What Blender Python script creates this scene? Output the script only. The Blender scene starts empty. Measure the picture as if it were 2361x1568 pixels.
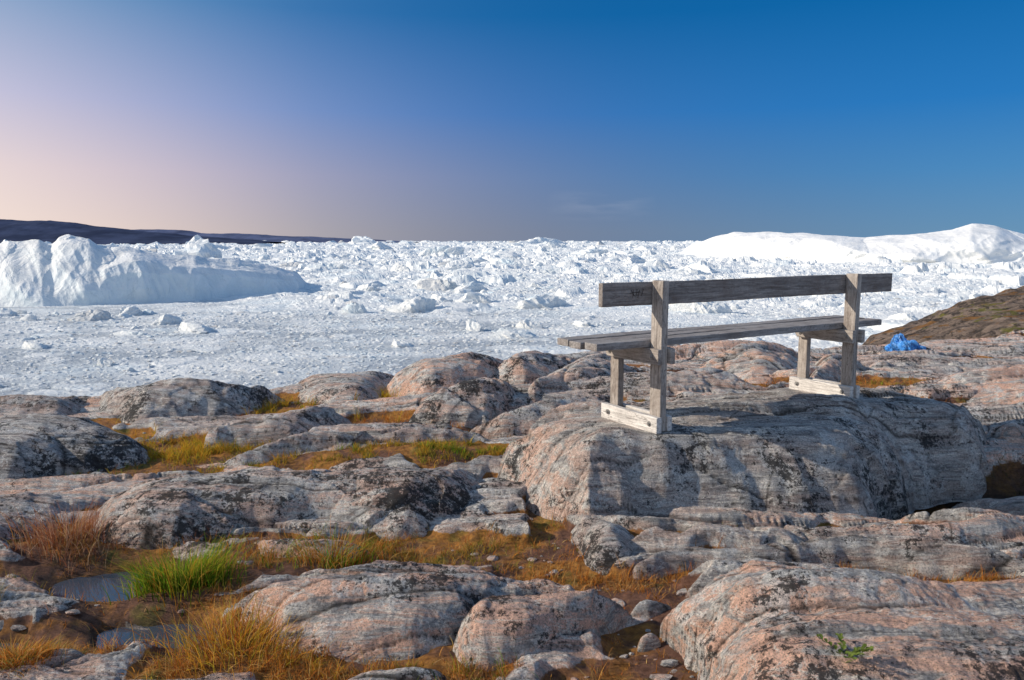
import bpy, math, random
import numpy as np
from mathutils import Vector, Matrix
random.seed(7); rng=np.random.default_rng(11)
sc=bpy.context.scene
COL=sc.collection
PITCH=math.radians(7.35); EYE=1.7; SEA=-30.0

# ---------------------------------------------------------------- image to world
def G(u,v,z):
    """world x,y where the camera ray through image pixel u,v meets height z"""
    x=(u*1024/2361-512)/768; y=-(v*1024/2361-340)/768  # u,v are image pixel coordinates, turned into a camera ray
    Y=math.cos(PITCH)+y*math.sin(PITCH); Z=-math.sin(PITCH)+y*math.cos(PITCH)
    t=(z-EYE)/Z
    return np.array([x*t,Y*t])

# ---------------------------------------------------------------- noise
_GA=np.linspace(0,2*np.pi,256,endpoint=False); _GX=np.cos(_GA); _GY=np.sin(_GA)
def _hash(xi,yi,s):
    h=(xi*374761393+yi*668265263+s*1442695041)&0xffffffff
    h=((h^(h>>13))*1274126177)&0xffffffff
    return h^(h>>16)
def pn(x,y,s=0):
    x=np.asarray(x,float); y=np.asarray(y,float)
    xf=np.floor(x); yf=np.floor(y); xi=xf.astype(np.int64); yi=yf.astype(np.int64)
    fx=x-xf; fy=y-yf
    u=fx*fx*fx*(fx*(fx*6-15)+10); w=fy*fy*fy*(fy*(fy*6-15)+10)
    def g(a,b):
        h=_hash(xi+a,yi+b,s)&255
        return _GX[h]*(fx-a)+_GY[h]*(fy-b)
    a=g(0,0); b=g(1,0); c=g(0,1); d=g(1,1)
    t=a+(b-a)*u; q=c+(d-c)*u
    return (t+(q-t)*w)*1.5
def fbm(x,y,s=0,o=4,g=.5):
    r=0; a=1
    for i in range(o):
        r=r+a*pn(x,y,s+i*17); x=x*2.03+5.1; y=y*2.03+1.7; a*=g
    return r
def sstep(a,b,x):
    t=np.clip((x-a)/(b-a),0,1); return t*t*(3-2*t)
def worley(x,y,s):
    xi=np.floor(x).astype(np.int64); yi=np.floor(y).astype(np.int64)
    F1=np.full(x.shape,9.); F2=np.full(x.shape,9.); ID=np.zeros(x.shape)
    for a in (-1,0,1):
        for b in (-1,0,1):
            h=_hash(xi+a,yi+b,s); px=xi+a+(h&1023)/1023.; py=yi+b+((h>>10)&1023)/1023.
            d=np.hypot(px-x,py-y); rid=((h>>20)&1023)/1023.
            n=d<F1
            F2=np.where(n,F1,np.minimum(F2,d)); ID=np.where(n,rid,ID); F1=np.where(n,d,F1)
    return F1,F2,ID

# ---------------------------------------------------------------- mesh helper
def mk(name,V,F,mat=None,smooth=True,attrs=None,colors=None,parent=None,loc=None,vec=None):
    V=np.asarray(V,np.float32).reshape(-1,3); F=np.asarray(F,np.int32)
    k=F.shape[1]
    me=bpy.data.meshes.new(name)
    me.vertices.add(len(V))
    if loc is not None: V=V-np.asarray(loc,np.float32)
    me.vertices.foreach_set("co",V.ravel())
    me.loops.add(F.size); me.loops.foreach_set("vertex_index",F.ravel())
    me.polygons.add(len(F)); me.polygons.foreach_set("loop_start",np.arange(0,F.size,k,dtype=np.int32))
    me.polygons.foreach_set("use_smooth",np.full(len(F),smooth))
    me.update(calc_edges=True)
    for n,a in (attrs or {}).items():
        at=me.attributes.new(n,'FLOAT','POINT'); at.data.foreach_set("value",np.asarray(a,np.float32).ravel())
    for n,a in (colors or {}).items():
        at=me.attributes.new(n,'FLOAT_COLOR','POINT'); at.data.foreach_set("color",np.asarray(a,np.float32).ravel())
    for n,a in (vec or {}).items():
        at=me.attributes.new(n,'FLOAT_VECTOR','POINT'); at.data.foreach_set("vector",np.asarray(a,np.float32).ravel())
    if mat: me.materials.append(mat)
    ob=bpy.data.objects.new(name,me); COL.objects.link(ob)
    if loc is not None: ob.location=loc
    if parent: ob.parent=parent
    return ob
def tag(o,label,cat,group=None,kind=None):
    if kind: o["kind"]=kind
    if label: o["label"]=label
    if cat: o["category"]=cat
    if group: o["group"]=group
def gridfaces(nx,ny):
    i=np.arange(nx-1)[:,None]*ny+np.arange(ny-1)[None,:]
    return np.stack([i,i+ny,i+ny+1,i+1],-1).reshape(-1,4)

# ---------------------------------------------------------------- materials
class NT:
    def __init__(s,name):
        s.m=bpy.data.materials.new(name); s.m.use_nodes=True; s.t=s.m.node_tree
        s.t.nodes.clear(); s.out=s.n('ShaderNodeOutputMaterial'); s.tc=None
    def n(s,t,**k):
        n=s.t.nodes.new(t)
        for a,b in k.items(): setattr(n,a,b)
        return n
    def l(s,a,b): s.t.links.new(a,b)
    def coord(s,kind='Object',scale=(1,1,1),rot=(0,0,0),src=None):
        if src is None:
            src=s.n('ShaderNodeTexCoord').outputs[kind]
        m=s.n('ShaderNodeMapping'); m.inputs['Scale'].default_value=scale; m.inputs['Rotation'].default_value=rot
        s.l(src,m.inputs['Vector']); return m.outputs[0]
    def noise(s,co,scale,detail=4,rough=.55,dist=0,sock='Fac'):
        n=s.n('ShaderNodeTexNoise'); n.inputs['Scale'].default_value=scale; n.inputs['Detail'].default_value=detail
        n.inputs['Roughness'].default_value=rough; n.inputs['Distortion'].default_value=dist
        s.l(co,n.inputs['Vector']); return n.outputs[sock]
    def ramp(s,f,stops,interp='LINEAR'):
        r=s.n('ShaderNodeValToRGB'); r.color_ramp.interpolation=interp
        e=r.color_ramp.elements
        while len(e)<len(stops): e.new(.5)
        for i,(p,c) in enumerate(stops):
            e[i].position=p
            e[i].color=(c,c,c,1) if isinstance(c,(int,float)) else (*c,1)
        s.l(f,r.inputs[0]); return r.outputs[0]
    def mix(s,f,a,b,bt='MIX'):
        m=s.n('ShaderNodeMix',data_type='RGBA',blend_type=bt)
        for i,v in ((0,f),(6,a),(7,b)):
            if isinstance(v,(int,float)): m.inputs[i].default_value=v
            elif isinstance(v,tuple): m.inputs[i].default_value=(*v,1)
            else: s.l(v,m.inputs[i])
        return m.outputs[2]
    def math(s,op,a,b=0.,c=None,clamp=False):
        m=s.n('ShaderNodeMath',operation=op,use_clamp=clamp)
        for i,v in enumerate((a,b,c)):
            if v is None: continue
            if isinstance(v,(int,float)): m.inputs[i].default_value=v
            else: s.l(v,m.inputs[i])
        return m.outputs[0]
    def attr(s,name,sock='Fac'):
        a=s.n('ShaderNodeAttribute'); a.attribute_name=name; return a.outputs[sock]
    def bump(s,h,strength,dist,prev=None):
        b=s.n('ShaderNodeBump'); b.inputs['Strength'].default_value=strength; b.inputs['Distance'].default_value=dist
        s.l(h,b.inputs['Height'])
        if prev: s.l(prev,b.inputs['Normal'])
        return b.outputs[0]
    def principled(s,col,rough=.8,normal=None,spec=.3,metal=0.):
        p=s.n('ShaderNodeBsdfPrincipled')
        if isinstance(col,tuple): p.inputs['Base Color'].default_value=(*col,1)
        else: s.l(col,p.inputs['Base Color'])
        if isinstance(rough,(int,float)): p.inputs['Roughness'].default_value=rough
        else: s.l(rough,p.inputs['Roughness'])
        p.inputs['Specular IOR Level'].default_value=spec; p.inputs['Metallic'].default_value=metal
        if normal: s.l(normal,p.inputs['Normal'])
        s.l(p.outputs[0],s.out.inputs[0]); return p

def rock_mat(name,soil):
    t=NT(name); pos=t.n('ShaderNodeNewGeometry').outputs['Position']
    co=t.coord(src=pos)
    st=t.coord(src=pos,scale=(.8,5.,7),rot=(0,0,math.radians(-10)))
    st2=t.coord(src=pos,scale=(1.2,14,16),rot=(0,0,math.radians(-10)))
    cav=t.attr('cav'); pink=t.attr('pink'); dark=t.attr('dark')
    big=t.noise(co,1.5,5,.6,.5); strata=t.noise(st,2.2,8,.7,.9); fine=t.noise(st2,2.,6,.65,.8)
    base=t.mix(t.ramp(strata,[(.38,0.),(.60,1.)]),(.29,.275,.27),(.73,.69,.65))
    base=t.mix(t.math('MULTIPLY',t.ramp(fine,[(.50,0.),(.58,1.)]),.6),base,(.19,.18,.18))
    pk=t.math('MULTIPLY',t.ramp(t.noise(st,1.3,8,.7,.8),[(.44,0.),(.54,1.)]),t.math('ADD',pink,.12),clamp=True)
    base=t.mix(pk,base,(.87,.53,.39))
    wl=t.ramp(t.noise(co,4.5,9,.78,.3),[(.53,0.),(.57,1.)])
    base=t.mix(t.math('MULTIPLY',wl,.65),base,(.82,.80,.77))
    vein=t.ramp(t.noise(st,1.1,5,.6,1.2),[(.485,0.),(.5,.9),(.515,0.)]); base=t.mix(vein,base,(.92,.85,.76))
    g=t.noise(co,95,3,.8); base=t.mix(.75,base,t.ramp(g,[(.3,.35),(.5,1.),(.66,1.4)]),'MULTIPLY')
    b1=t.noise(co,9,12,.86,.2); b2=t.noise(co,40,6,.8)
    msk=t.math('ADD',t.math('MULTIPLY',t.math('SUBTRACT',big,.5),.8),t.math('ADD',b1,t.math('MULTIPLY',t.math('SUBTRACT',b2,.5),.65)))
    msk=t.math('ADD',msk,t.math('MULTIPLY',t.math('SUBTRACT',strata,.5),-.3))
    msk=t.math('ADD',msk,t.math('MULTIPLY',t.math('SUBTRACT',dark,.5),.34))
    blk=t.ramp(msk,[(.58,0.),(.595,1.)])
    base=t.mix(t.math('MULTIPLY',blk,.9),base,(.022,.021,.022))
    v=t.ramp(t.noise(co,170,2,.6),[(.36,1.),(.42,0.)]); base=t.mix(t.math('MULTIPLY',v,.55),base,(.05,.045,.045))
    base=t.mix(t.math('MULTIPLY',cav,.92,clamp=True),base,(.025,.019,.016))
    h=t.math('ADD',t.math('ADD',t.math('MULTIPLY',strata,1.0),t.math('MULTIPLY',fine,.7)),t.math('MULTIPLY',t.noise(co,16,12,.8),.9))
    nb=t.bump(h,1.,.05); nb=t.bump(t.noise(co,90,6,.8),.6,.011,nb)
    if soil:
        s=t.attr('soil'); b=t.noise(co,26,7,.75); a=t.noise(co,2.2,6,.65,.4)
        c=t.mix(t.ramp(b,[(.35,0.),(.65,1.)]),(.10,.045,.030),(.31,.155,.10))
        d=t.mix(t.ramp(b,[(.35,0.),(.62,1.)]),(.22,.09,.025),(.60,.27,.06))
        c=t.mix(t.ramp(a,[(.45,0.),(.55,1.)]),c,d)
        gr=t.mix(t.ramp(b,[(.4,0.),(.6,1.)]),(.09,.10,.018),(.30,.26,.05))
        c=t.mix(t.ramp(t.noise(co,3.1,5,.6),[(.58,0.),(.68,.8)]),c,gr)
        c=t.mix(t.attr('wet_shade'),c,(.022,.020,.013))  # damp soil by the puddles, and shade painted into the hollow
        sm=t.ramp(t.math('ADD',s,t.math('MULTIPLY',t.math('SUBTRACT',b,.5),.6)),[(.42,0.),(.52,1.)])
        base=t.mix(sm,base,c)
    t.principled(base,.88,nb,.25); return t.m
def hillside_mat():
    t=NT('mossy_hillside'); pos=t.n('ShaderNodeNewGeometry').outputs['Position']
    co=t.coord(src=pos); st=t.coord(src=pos,scale=(.5,1.6,3.5),rot=(0,.12,.3))
    a=t.noise(st,1.1,10,.75,.6); b=t.noise(co,3.5,9,.78)
    c=t.mix(t.ramp(a,[(.40,0.),(.60,1.)]),(.13,.10,.085),(.44,.33,.26))
    c=t.mix(t.ramp(b,[(.49,0.),(.56,.9)]),c,(.06,.05,.045))
    c=t.mix(t.ramp(t.noise(st,.9,7,.7),[(.55,0.),(.60,.85)]),c,(.38,.18,.05))
    c=t.mix(t.ramp(t.noise(co,.8,7,.7),[(.56,0.),(.60,.8)]),c,(.22,.21,.04))
    n=t.bump(a,1.,.5); n=t.bump(t.noise(co,2.5,9,.75),.9,.25,n)
    t.principled(c,.9,n,.2); return t.m
def ice_mat(name,dirt=.55,blue=.5,scale=.05):
    t=NT(name); pos=t.n('ShaderNodeNewGeometry').outputs['Position']; co=t.coord(src=pos)
    low=t.attr('low'); dv=t.attr('dirt')
    a=t.noise(co,scale,8,.7,.3); b=t.noise(co,scale*9,7,.7)
    c=t.mix(t.ramp(b,[(.35,0.),(.65,1.)]),(.68,.71,.73),(.91,.90,.87))
    c=t.mix(t.math('MULTIPLY',t.ramp(a,[(.5,0.),(.66,1.)]),blue),c,(.46,.63,.74))
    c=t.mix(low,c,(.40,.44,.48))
    d=t.ramp(t.noise(co,scale*2.3,9,.75,.4),[(.56,0.),(.65,1.)])
    c=t.mix(t.math('MULTIPLY',t.math('ADD',t.math('MULTIPLY',d,dirt),dv,clamp=True),.6),c,(.40,.36,.33))
    n=t.bump(t.noise(co,scale*20,8,.75),.9,.8)
    t.principled(c,.6,n,.25); return t.m
def berg_mat(name,blue,scale,base):
    t=NT(name); pos=t.n('ShaderNodeNewGeometry').outputs['Position']; co=t.coord(src=pos)
    ve=t.coord(src=pos,scale=(1,1,.7))
    b=t.noise(ve,scale*3,8,.6,.5)
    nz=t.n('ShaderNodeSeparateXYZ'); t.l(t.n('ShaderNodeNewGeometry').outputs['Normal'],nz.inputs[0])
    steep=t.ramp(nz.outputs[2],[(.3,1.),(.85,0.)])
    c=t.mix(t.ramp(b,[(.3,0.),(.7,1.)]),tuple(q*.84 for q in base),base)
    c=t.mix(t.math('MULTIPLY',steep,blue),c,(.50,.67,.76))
    c=t.mix(t.ramp(t.noise(ve,scale*1.6,9,.8,1.6),[(.585,0.),(.60,.6),(.615,0.)]),c,(.26,.34,.38))
    n=t.bump(b,.8,2.6); n=t.bump(t.noise(co,scale*18,9,.78),.55,.7,n)
    t.principled(c,.55,n,.3); return t.m
def wood_mat(name,ca,cb,stain):
    t=NT(name); v=t.attr('gcoord','Vector')
    co=t.coord(src=v,scale=(1.6,24,24)); co2=t.coord(src=v,scale=(.7,9,9)); co3=t.coord(src=v)
    g=t.noise(co,2.2,8,.7,.6); g2=t.noise(co2,2.,5,.6,1.6)
    c=t.mix(t.ramp(g,[(.30,0.),(.62,1.)]),ca,cb)
    c=t.mix(t.ramp(g2,[(.48,0.),(.5,.7),(.52,0.)]),c,(.07,.055,.05))
    c=t.mix(t.math('MULTIPLY',t.ramp(t.noise(co3,3.5,7,.7,.5),[(.48,0.),(.66,1.)]),stain),c,(.12,.085,.07))
    c=t.mix(.5,c,t.ramp(t.noise(co3,60,4,.8),[(.3,.6),(.6,1.15)]),'MULTIPLY')
    n=t.bump(g,.8,.004); n=t.bump(g2,.5,.004,n)
    t.principled(c,.85,n,.25); return t.m
def plain(name,col,rough=.7,scale=30,var=.35,metal=0.,spec=.3,bumpd=.003):
    t=NT(name); co=t.coord('Object'); f=t.noise(co,scale,5,.65)
    c=t.mix(t.ramp(f,[(.3,0.),(.7,1.)]),tuple(x*(1-var) for x in col),tuple(min(1,x*(1+var)) for x in col))
    t.principled(c,rough,t.bump(f,.6,bumpd),spec,metal); return t.m
def grass_mat():
    t=NT('grass_blades'); c=t.attr('col','Color')
    d=t.n('ShaderNodeBsdfDiffuse'); tr=t.n('ShaderNodeBsdfTranslucent'); m=t.n('ShaderNodeMixShader'); m.inputs[0].default_value=.35
    t.l(c,d.inputs[0]); t.l(c,tr.inputs[0]); t.l(d.outputs[0],m.inputs[1]); t.l(tr.outputs[0],m.inputs[2]); t.l(m.outputs[0],t.out.inputs[0]); return t.m
def water_mat():
    t=NT('still_water'); co=t.coord('Object')
    t.principled((.045,.06,.085),.02,t.bump(t.noise(co,9,3,.5),.08,.012),1.); return t.m
M_ROCK=rock_mat('lichened_gneiss',False); M_GROUND=rock_mat('bedrock_and_peat',True); M_HILLSIDE=hillside_mat()
M_ICE=ice_mat('pack_ice',.6,.35,.03); M_CHUNK=ice_mat('chunk_ice',.3,.55,.04)
M_BERGL=berg_mat('blue_berg_ice',.45,.03,(.88,.87,.85)); M_BERGR=berg_mat('white_berg_ice',.06,.012,(.93,.92,.90))
M_WOOD=wood_mat('weathered_grey_wood',(.105,.09,.085),(.31,.28,.265),.55)
M_SEAT=wood_mat('weathered_seat_wood',(.14,.128,.125),(.36,.335,.325),.45)
M_LEG=wood_mat('pale_weathered_wood',(.19,.165,.15),(.46,.41,.37),.6)
M_WOODP=wood_mat('bleached_wood',(.40,.375,.355),(.74,.70,.665),.2)
M_BOLT=plain('galvanised_steel',(.30,.29,.28),.45,80,.3,.8)
M_GRASS=grass_mat(); M_WATER=water_mat()

def rockdetail(x,y,seed,strike,lipamp=1.):
    c,s=math.cos(strike),math.sin(strike)
    a=x*c+y*s; b=-x*s+y*c
    b=b+.12*pn(a*.5,b*.6,seed+1)+.03*pn(a*1.5,b*2.0,seed+2)
    h=.05*pn(a*.35,b*1.7,seed+3)
    cr=0
    for k,A,sd,wd in ((2.1,.135,40,.02),(5.2,.050,50,.03),(12.,.016,60,.035)):
        q=b*k+.7*pn(a*.35,b*.5,seed+sd)+.16*pn(a*1.1,b*1.2,seed+sd+1)+.04*pn(a*5,b*5,seed+sd+3)
        fl=np.floor(q); f=q-fl; am=((fl.astype(np.int64)*7919+seed*31)%17)/16.
        am=am*sstep(-.4,.15,pn(a*.35+fl*3.3,b*.3,seed+sd+2))*lipamp
        h=h+A*am*((1-(1-f)**7)-f)
        cr=cr+np.exp(-(np.minimum(f,1-f)/wd)**2)*sstep(.2,.6,am)
    wa=a+.10*pn(a*2,b*3,seed+21); wb=b+.05*pn(a*2.5,b*4,seed+22)
    F1,F2,I=worley(wa*.55+.25*b,wb*2.2,seed+23); e=F2-F1
    msk=sstep(-.2,.15,pn(a*.5,b*.8,seed+24))
    h=h+msk*((I-.5)*.040*sstep(0,.06,e)+.008*sstep(0,.3,e)-.02*np.exp(-(e/.02)**2))
    cr=cr+msk*np.exp(-(e/.015)**2)
    F1,F2,I=worley(wa*1.6-.4*b,wb*4.5,seed+25); e=F2-F1
    m2=sstep(.1,.35,pn(a*.9,b*1.3,seed+26))
    h=h+m2*(I-.5)*.012*sstep(0,.08,e); cr=cr+m2*.8*np.exp(-(e/.022)**2)
    h=h+.018*pn(a*1.1,b*2.6,seed+6)+.009*pn(a*4.,b*8,seed+7)+.006*pn(x*14,y*16,seed+8)+.0035*pn(x*40,y*42,seed+9)
    k3=pn(a*.7+b*.8,b*1.1-a*.2,seed+14); w3=np.exp(-(k3/.011)**2)*sstep(.1,.3,pn(a*.8,b*.9,seed+15))
    h=h-.022*w3
    return h,np.clip(cr+w3,0,1)

# ---------------------------------------------------------------- ground
SOIL=[(-1.05,3.95,.5,.2),(-.5,4.05,.5,.25),(.22,4.35,.16,.45),(.22,3.8,.3,.32),(.55,3.5,.35,.18),(1.45,3.74,.95,.14),(2.4,3.77,.5,.11),(.62,3.1,.28,.3),(.55,2.6,.4,.3),
 (-1.15,3.02,.4,.22),(-.5,2.85,.5,.18),(-2.4,4.15,.4,.25),(-1.85,3.7,.5,.25),(-1.7,3.25,.35,.22),(-2.25,3.1,.25,.15),(-2.8,5.9,.75,.36),(-2.6,5.35,.6,.17),(-2.1,5.85,.4,.22),(-.75,5.5,1.0,.17),
 (-1.5,7.9,.45,.45),(-2.3,7.45,.55,.35),(-1.1,6.7,.7,.28),(.1,6.5,.5,.22),(1.1,4.25,.35,.06),(1.9,4.27,.4,.05),(3.35,4.95,.95,.55),(3.9,5.3,.5,.3),(3.6,7.6,.6,.22),(2.2,7.6,.5,.2),(.0,7.7,.4,.3),(5.2,10.3,.9,.3),(1.2,8.6,.3,.2),(-1.6,4.2,.6,.05),(4.6,6.9,.5,.15)]
def soilmask(x,y):
    s=0
    wx=x+.16*pn(x*2.3,y*2.3,201)+.06*pn(x*8,y*8,203); wy=y+.10*pn(x*2.3,y*2.3,202)+.05*pn(x*8,y*8,204)
    for cx,cy,sx,sy in SOIL: s=np.maximum(s,np.exp(-.5*((((wx-cx)/sx)**2+((wy-cy)/sy)**2))))
    s2=sstep(.22,.38,pn(x*.7,y*2.8,205)+.22*pn(x*5,y*5,206))
    return np.clip(np.maximum(sstep(.42,.68,s),s2*.9),0,1)
def ground_h(x,y,full=False):
    z=.0+sstep(5.0,8.0,y)*(.08+.18*sstep(-1.5,1.2,x))-.30*sstep(8.6,10.6,y)*sstep(2.5,4.5,x)-.22*sstep(10.3,12.5,y)*sstep(3,5,x)
    z=z+.04*pn(x*.9,y*.9,3)
    z=z+.14*np.exp(-(((x+.7)/1.3)**2+((y-5.55)/.28)**2)**2)
    z=z-.15*np.exp(-(((x+2.05)/.50)**2+((y-3.78)/.22)**2)**1.5)
    z=z-.15*np.exp(-(((x+1.60)/.30)**2+((y-3.26)/.17)**2)**1.5)
    z=z-.13*np.exp(-(((x+2.25)/.26)**2+((y-3.12)/.13)**2)**1.5)
    z=z-.42*np.exp(-(((x-3.4)/1.15)**2+((y-4.98)/.60)**2)**2)
    z=z-.03*np.exp(-(((x-1.5)/1.)**2+((y-3.72)/.15)**2))
    z=z+.02*pn(x*3.2,y*4,211)*np.exp(-(((x+1.9)/1.)**2+((y-3.5)/.6)**2)**2)
    sm=soilmask(x,y); d,cr=rockdetail(x,y,900,.1)
    z=z+(d*1.2+.045)*(1-sm)+sm*(.018*pn(x*5,y*5,208)+.008*pn(x*14,y*14,209)+.008)
    E=np.interp(x,[-9,-4,-2.6,-1,1,3,5,7,10,14],[7.2,7.4,7.9,8.9,9.4,10.2,12.8,14,15.5,18])
    o=np.maximum(0,y-E); z=z-np.minimum(.9*o**1.5,40)
    z=z-.03*np.maximum(0,2.2-y)
    return (z,sm,cr) if full else z
na,nr=1450,1200
az=np.linspace(math.radians(-54),math.radians(54),na); rr=1.3*np.exp(np.linspace(0,math.log(45),nr))
A,Rr=np.meshgrid(az,rr,indexing='ij'); X=np.sin(A)*Rr; Y=np.cos(A)*Rr
Z,SM,CR=ground_h(X,Y,True)
wet_shade=np.clip(np.exp(-(((X-3.4)/1.3)**2+((Y-5.0)/.72)**2)**2)+.7*sstep(-.04,-.09,Z)*(X<0),0,.95)  # first term paints the hollow's shade, second is damp soil by puddles
g=mk('ground',np.stack([X,Y,Z],-1).reshape(-1,3),gridfaces(na,nr)[:,::-1],M_GROUND,True,{'soil':SM,'cav':CR*.85*(1-SM),'pink':.2+.6*sstep(-.3,.3,pn(X*.5,Y*.5,77)),'dark':np.full(Z.shape,.47),'wet_shade':wet_shade})
tag(g,None,None,kind='structure')

# ---------------------------------------------------------------- rocks
BO=np.array([.93,4.80,.5]); E1=np.array([.849,.5285]); E2=np.array([-.5285,.849])
def chaikin(P,n=2):
    for _ in range(n):
        Q=np.roll(P,-1,0); P=np.stack([.75*P+.25*Q,.25*P+.75*Q],1).reshape(-1,2)
    return P
def sdf(P,x,y):
    d=np.full(x.shape,1e9); ins=np.zeros(x.shape,bool)
    for a,b in zip(P,np.roll(P,-1,0)):
        ex,ey=b-a; wx=x-a[0]; wy=y-a[1]
        t=np.clip((wx*ex+wy*ey)/(ex*ex+ey*ey+1e-12),0,1)
        d=np.minimum(d,(wx-ex*t)**2+(wy-ey*t)**2)
        c=((a[1]>y)!=(b[1]>y))
        if abs(ey)>1e-9: ins^=c&(x<a[0]+ex*(y-a[1])/ey)
    d=np.sqrt(d); return np.where(ins,d,-d)
ROCKS=[]
class Rock:
    def __init__(s,pts,w,zb,seed,pink=.5,dark=.5,amp=.95,p=.62,push=None,thr=.09,strike=.1,flat=False):
        mz=max(q[2] for q in pts); thr=min(thr,mz*.6) if mz>0 else -9
        push=w*.7 if push is None else push
        P=[]; C=[]
        for u,v,z in pts:
            q=G(u,v,z); d=np.hypot(*q)
            if z>thr: C.append((q[0],q[1],z)); q=q*(1+push/d)
            P.append(q)
        s.P=chaikin(np.array(P),2); s.C=np.array(C) if C else np.array([(P[0][0],P[0][1],mz)])
        s.w=w; s.zb=zb; s.seed=seed; s.pink=pink; s.dark=dark; s.amp=amp; s.p=p; s.strike=strike; s.flat=flat
    def h(s,x,y,full=True):
        wx=x+.10*pn(x*1.9,y*1.9,s.seed+31)+.03*pn(x*7,y*7,s.seed+32)
        wy=y+.07*pn(x*1.9,y*1.9,s.seed+33)+.022*pn(x*7,y*7,s.seed+34)
        F1,F2,I=worley(x*1.6+.3*y,y*3.2,s.seed+35)
        d=sdf(s.P,wx,wy)-(I-.5)*.06*min(1,s.w/.3)
        num=0;den=0
        for cx,cy,cz in s.C:
            k=1/((x-cx)**2+(y-cy)**2+.08); num=num+k*cz; den=den+k
        top=num/den
        t=np.clip(d/s.w,0,1); pr=(1-(1-t)**2)**s.p
        z=s.zb+(top-s.zb)*pr
        dt,cr=rockdetail(x,y,s.seed,s.strike)
        z=z+dt*s.amp*np.clip(pr*1.5,0,1)
        if s.flat:
            rx=x-BO[0]; ry=y-BO[1]; lx=rx*E1[0]+ry*E1[1]; ly=rx*E2[0]+ry*E2[1]
            for px in (0,1.96):
                q=np.exp(-(np.maximum(0,np.abs(lx-px)-.08)/.12)**2-(np.maximum(0,np.abs(ly-.21)-.30)/.14)**2)
                z=z*(1-q)+q*(BO[2]-.004+.1*(dt*.12))
                cr=cr*(1-q)
        return z,d,cr,pr
def build_rock(pts,w,zb,seed,label,name='rock_outcrop',res=.0022,**k):
    r=Rock(pts,w,zb,seed,**k); ROCKS.append(r)
    lo=r.P.min(0)-.1; hi=r.P.max(0)+.1; lo[1]=max(lo[1],1.2)
    c=(lo+hi)/2; dist=max(2.5,np.hypot(np.clip(0,lo[0],hi[0]),lo[1])); st=max(.007,dist*res)
    nx=int((hi[0]-lo[0])/st)+2; ny=int((hi[1]-lo[1])/st)+2
    X,Y=np.meshgrid(np.linspace(lo[0],hi[0],nx),np.linspace(lo[1],hi[1],ny),indexing='ij')
    z,d,cr,pr=r.h(X,Y)
    F=gridfaces(nx,ny); keep=(d.ravel()[F]>-.012).any(1); F=F[keep]
    used=np.unique(F); mp=np.zeros(nx*ny,np.int64); mp[used]=np.arange(len(used))
    V=np.stack([X,Y,z],-1).reshape(-1,3)[used]
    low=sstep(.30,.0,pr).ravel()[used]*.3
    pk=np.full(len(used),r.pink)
    if r.flat: pk=.06+.55*sstep(.8,.05,V[:,0])  # sunlit warmth of the left end put into the rock colour
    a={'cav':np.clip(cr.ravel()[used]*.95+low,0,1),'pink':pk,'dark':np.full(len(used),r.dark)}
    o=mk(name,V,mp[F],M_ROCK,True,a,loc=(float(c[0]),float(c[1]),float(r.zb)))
    tag(o,label,'rock'); return o

build_rock([(1110,1045,.2),(1140,1110,.1),(1205,1180,.02),(1285,1240,0),(1330,1275,-.02),(1460,1240,.02),(1560,1210,.02),(1750,1205,.02),(1960,1200,.02),(2050,1187,.0),(2078,1125,.0),(2185,1065,.1),(2290,1035,.2),(2310,940,.42),(2100,900,.49),(1900,886,.51),(1650,888,.51),(1400,938,.48),(1200,972,.46)],
  .48,-.2,100,'large smooth grey rock slab carrying the bench',pink=.3,dark=.45,p=.68,thr=.4,flat=True,amp=.95,push=.3,strike=.2)
build_rock([(1265,1200,0),(1290,1325,-.02),(1440,1335,-.02),(1490,1260,.1),(1470,1210,.16),(1340,1180,.2)],.34,-.08,110,'grey lichened rock foot below the bench slab',pink=.15,dark=.52,amp=.7,push=.2)
build_rock([(250,1115,.2),(420,1085,.25),(640,1070,.26),(900,1055,.27),(1100,1047,.26),(1145,1075,.2),(1125,1115,.08),(1120,1180,0),(1000,1245,0),(850,1232,0),(700,1222,0),(500,1248,0),(330,1270,0),(235,1257,0),(160,1205,0)],
  .44,-.06,120,'long rounded rock slab speckled with black lichen',pink=.5,dark=.55,p=.58,thr=.15,push=.2,amp=.95,strike=.06)
build_rock([(450,1062,.12),(620,1020,.24),(800,995,.28),(1000,985,.28),(1160,990,.26),(1150,1020,.2),(820,1035,.16)],.4,.0,130,'low grey rock slab between grass strips',pink=.35,dark=.5,amp=.8,thr=.23)
build_rock([(420,1050,.0),(560,965,.27),(640,940,.32),(750,935,.32),(860,960,.2),(800,1010,.03),(600,1045,.0)],.5,-.08,140,'rounded grey rock beside yellow grass',pink=.35,dark=.5,amp=.85,p=.6)
build_rock([(-250,960,.3),(0,965,.32),(80,948,.37),(200,953,.34),(300,985,.22),(385,1062,.0),(250,1112,-.02),(140,1122,-.02),(0,1145,-.02),(-250,1160,-.02)],.65,-.1,150,'smooth dark domed rock with a shallow hollow',pink=.03,dark=.52,thr=.15,amp=.6,p=.6)
build_rock([(150,945,.0),(260,868,.42),(400,846,.52),(560,848,.50),(660,866,.42),(740,915,.0),(570,982,.0),(440,996,.0),(270,1000,.0)],.85,-.12,160,'large rounded dark rock dome spotted with lichen',pink=.15,dark=.6,thr=.3,push=.45,amp=.7,p=.6)
build_rock([(-300,915,.25),(100,915,.25),(210,905,.25),(220,960,.1),(0,980,.1),(-300,985,.1)],.5,-.05,170,'flat grey rock shelf at the cliff edge',pink=.3,dark=.5,thr=.2)
build_rock([(650,890,.1),(760,865,.24),(950,858,.28),(920,905,.1),(840,940,.1),(700,938,.1)],.5,.0,180,'low rock shelf beside orange grass',pink=.5,dark=.45,thr=.15,amp=.8)
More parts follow.
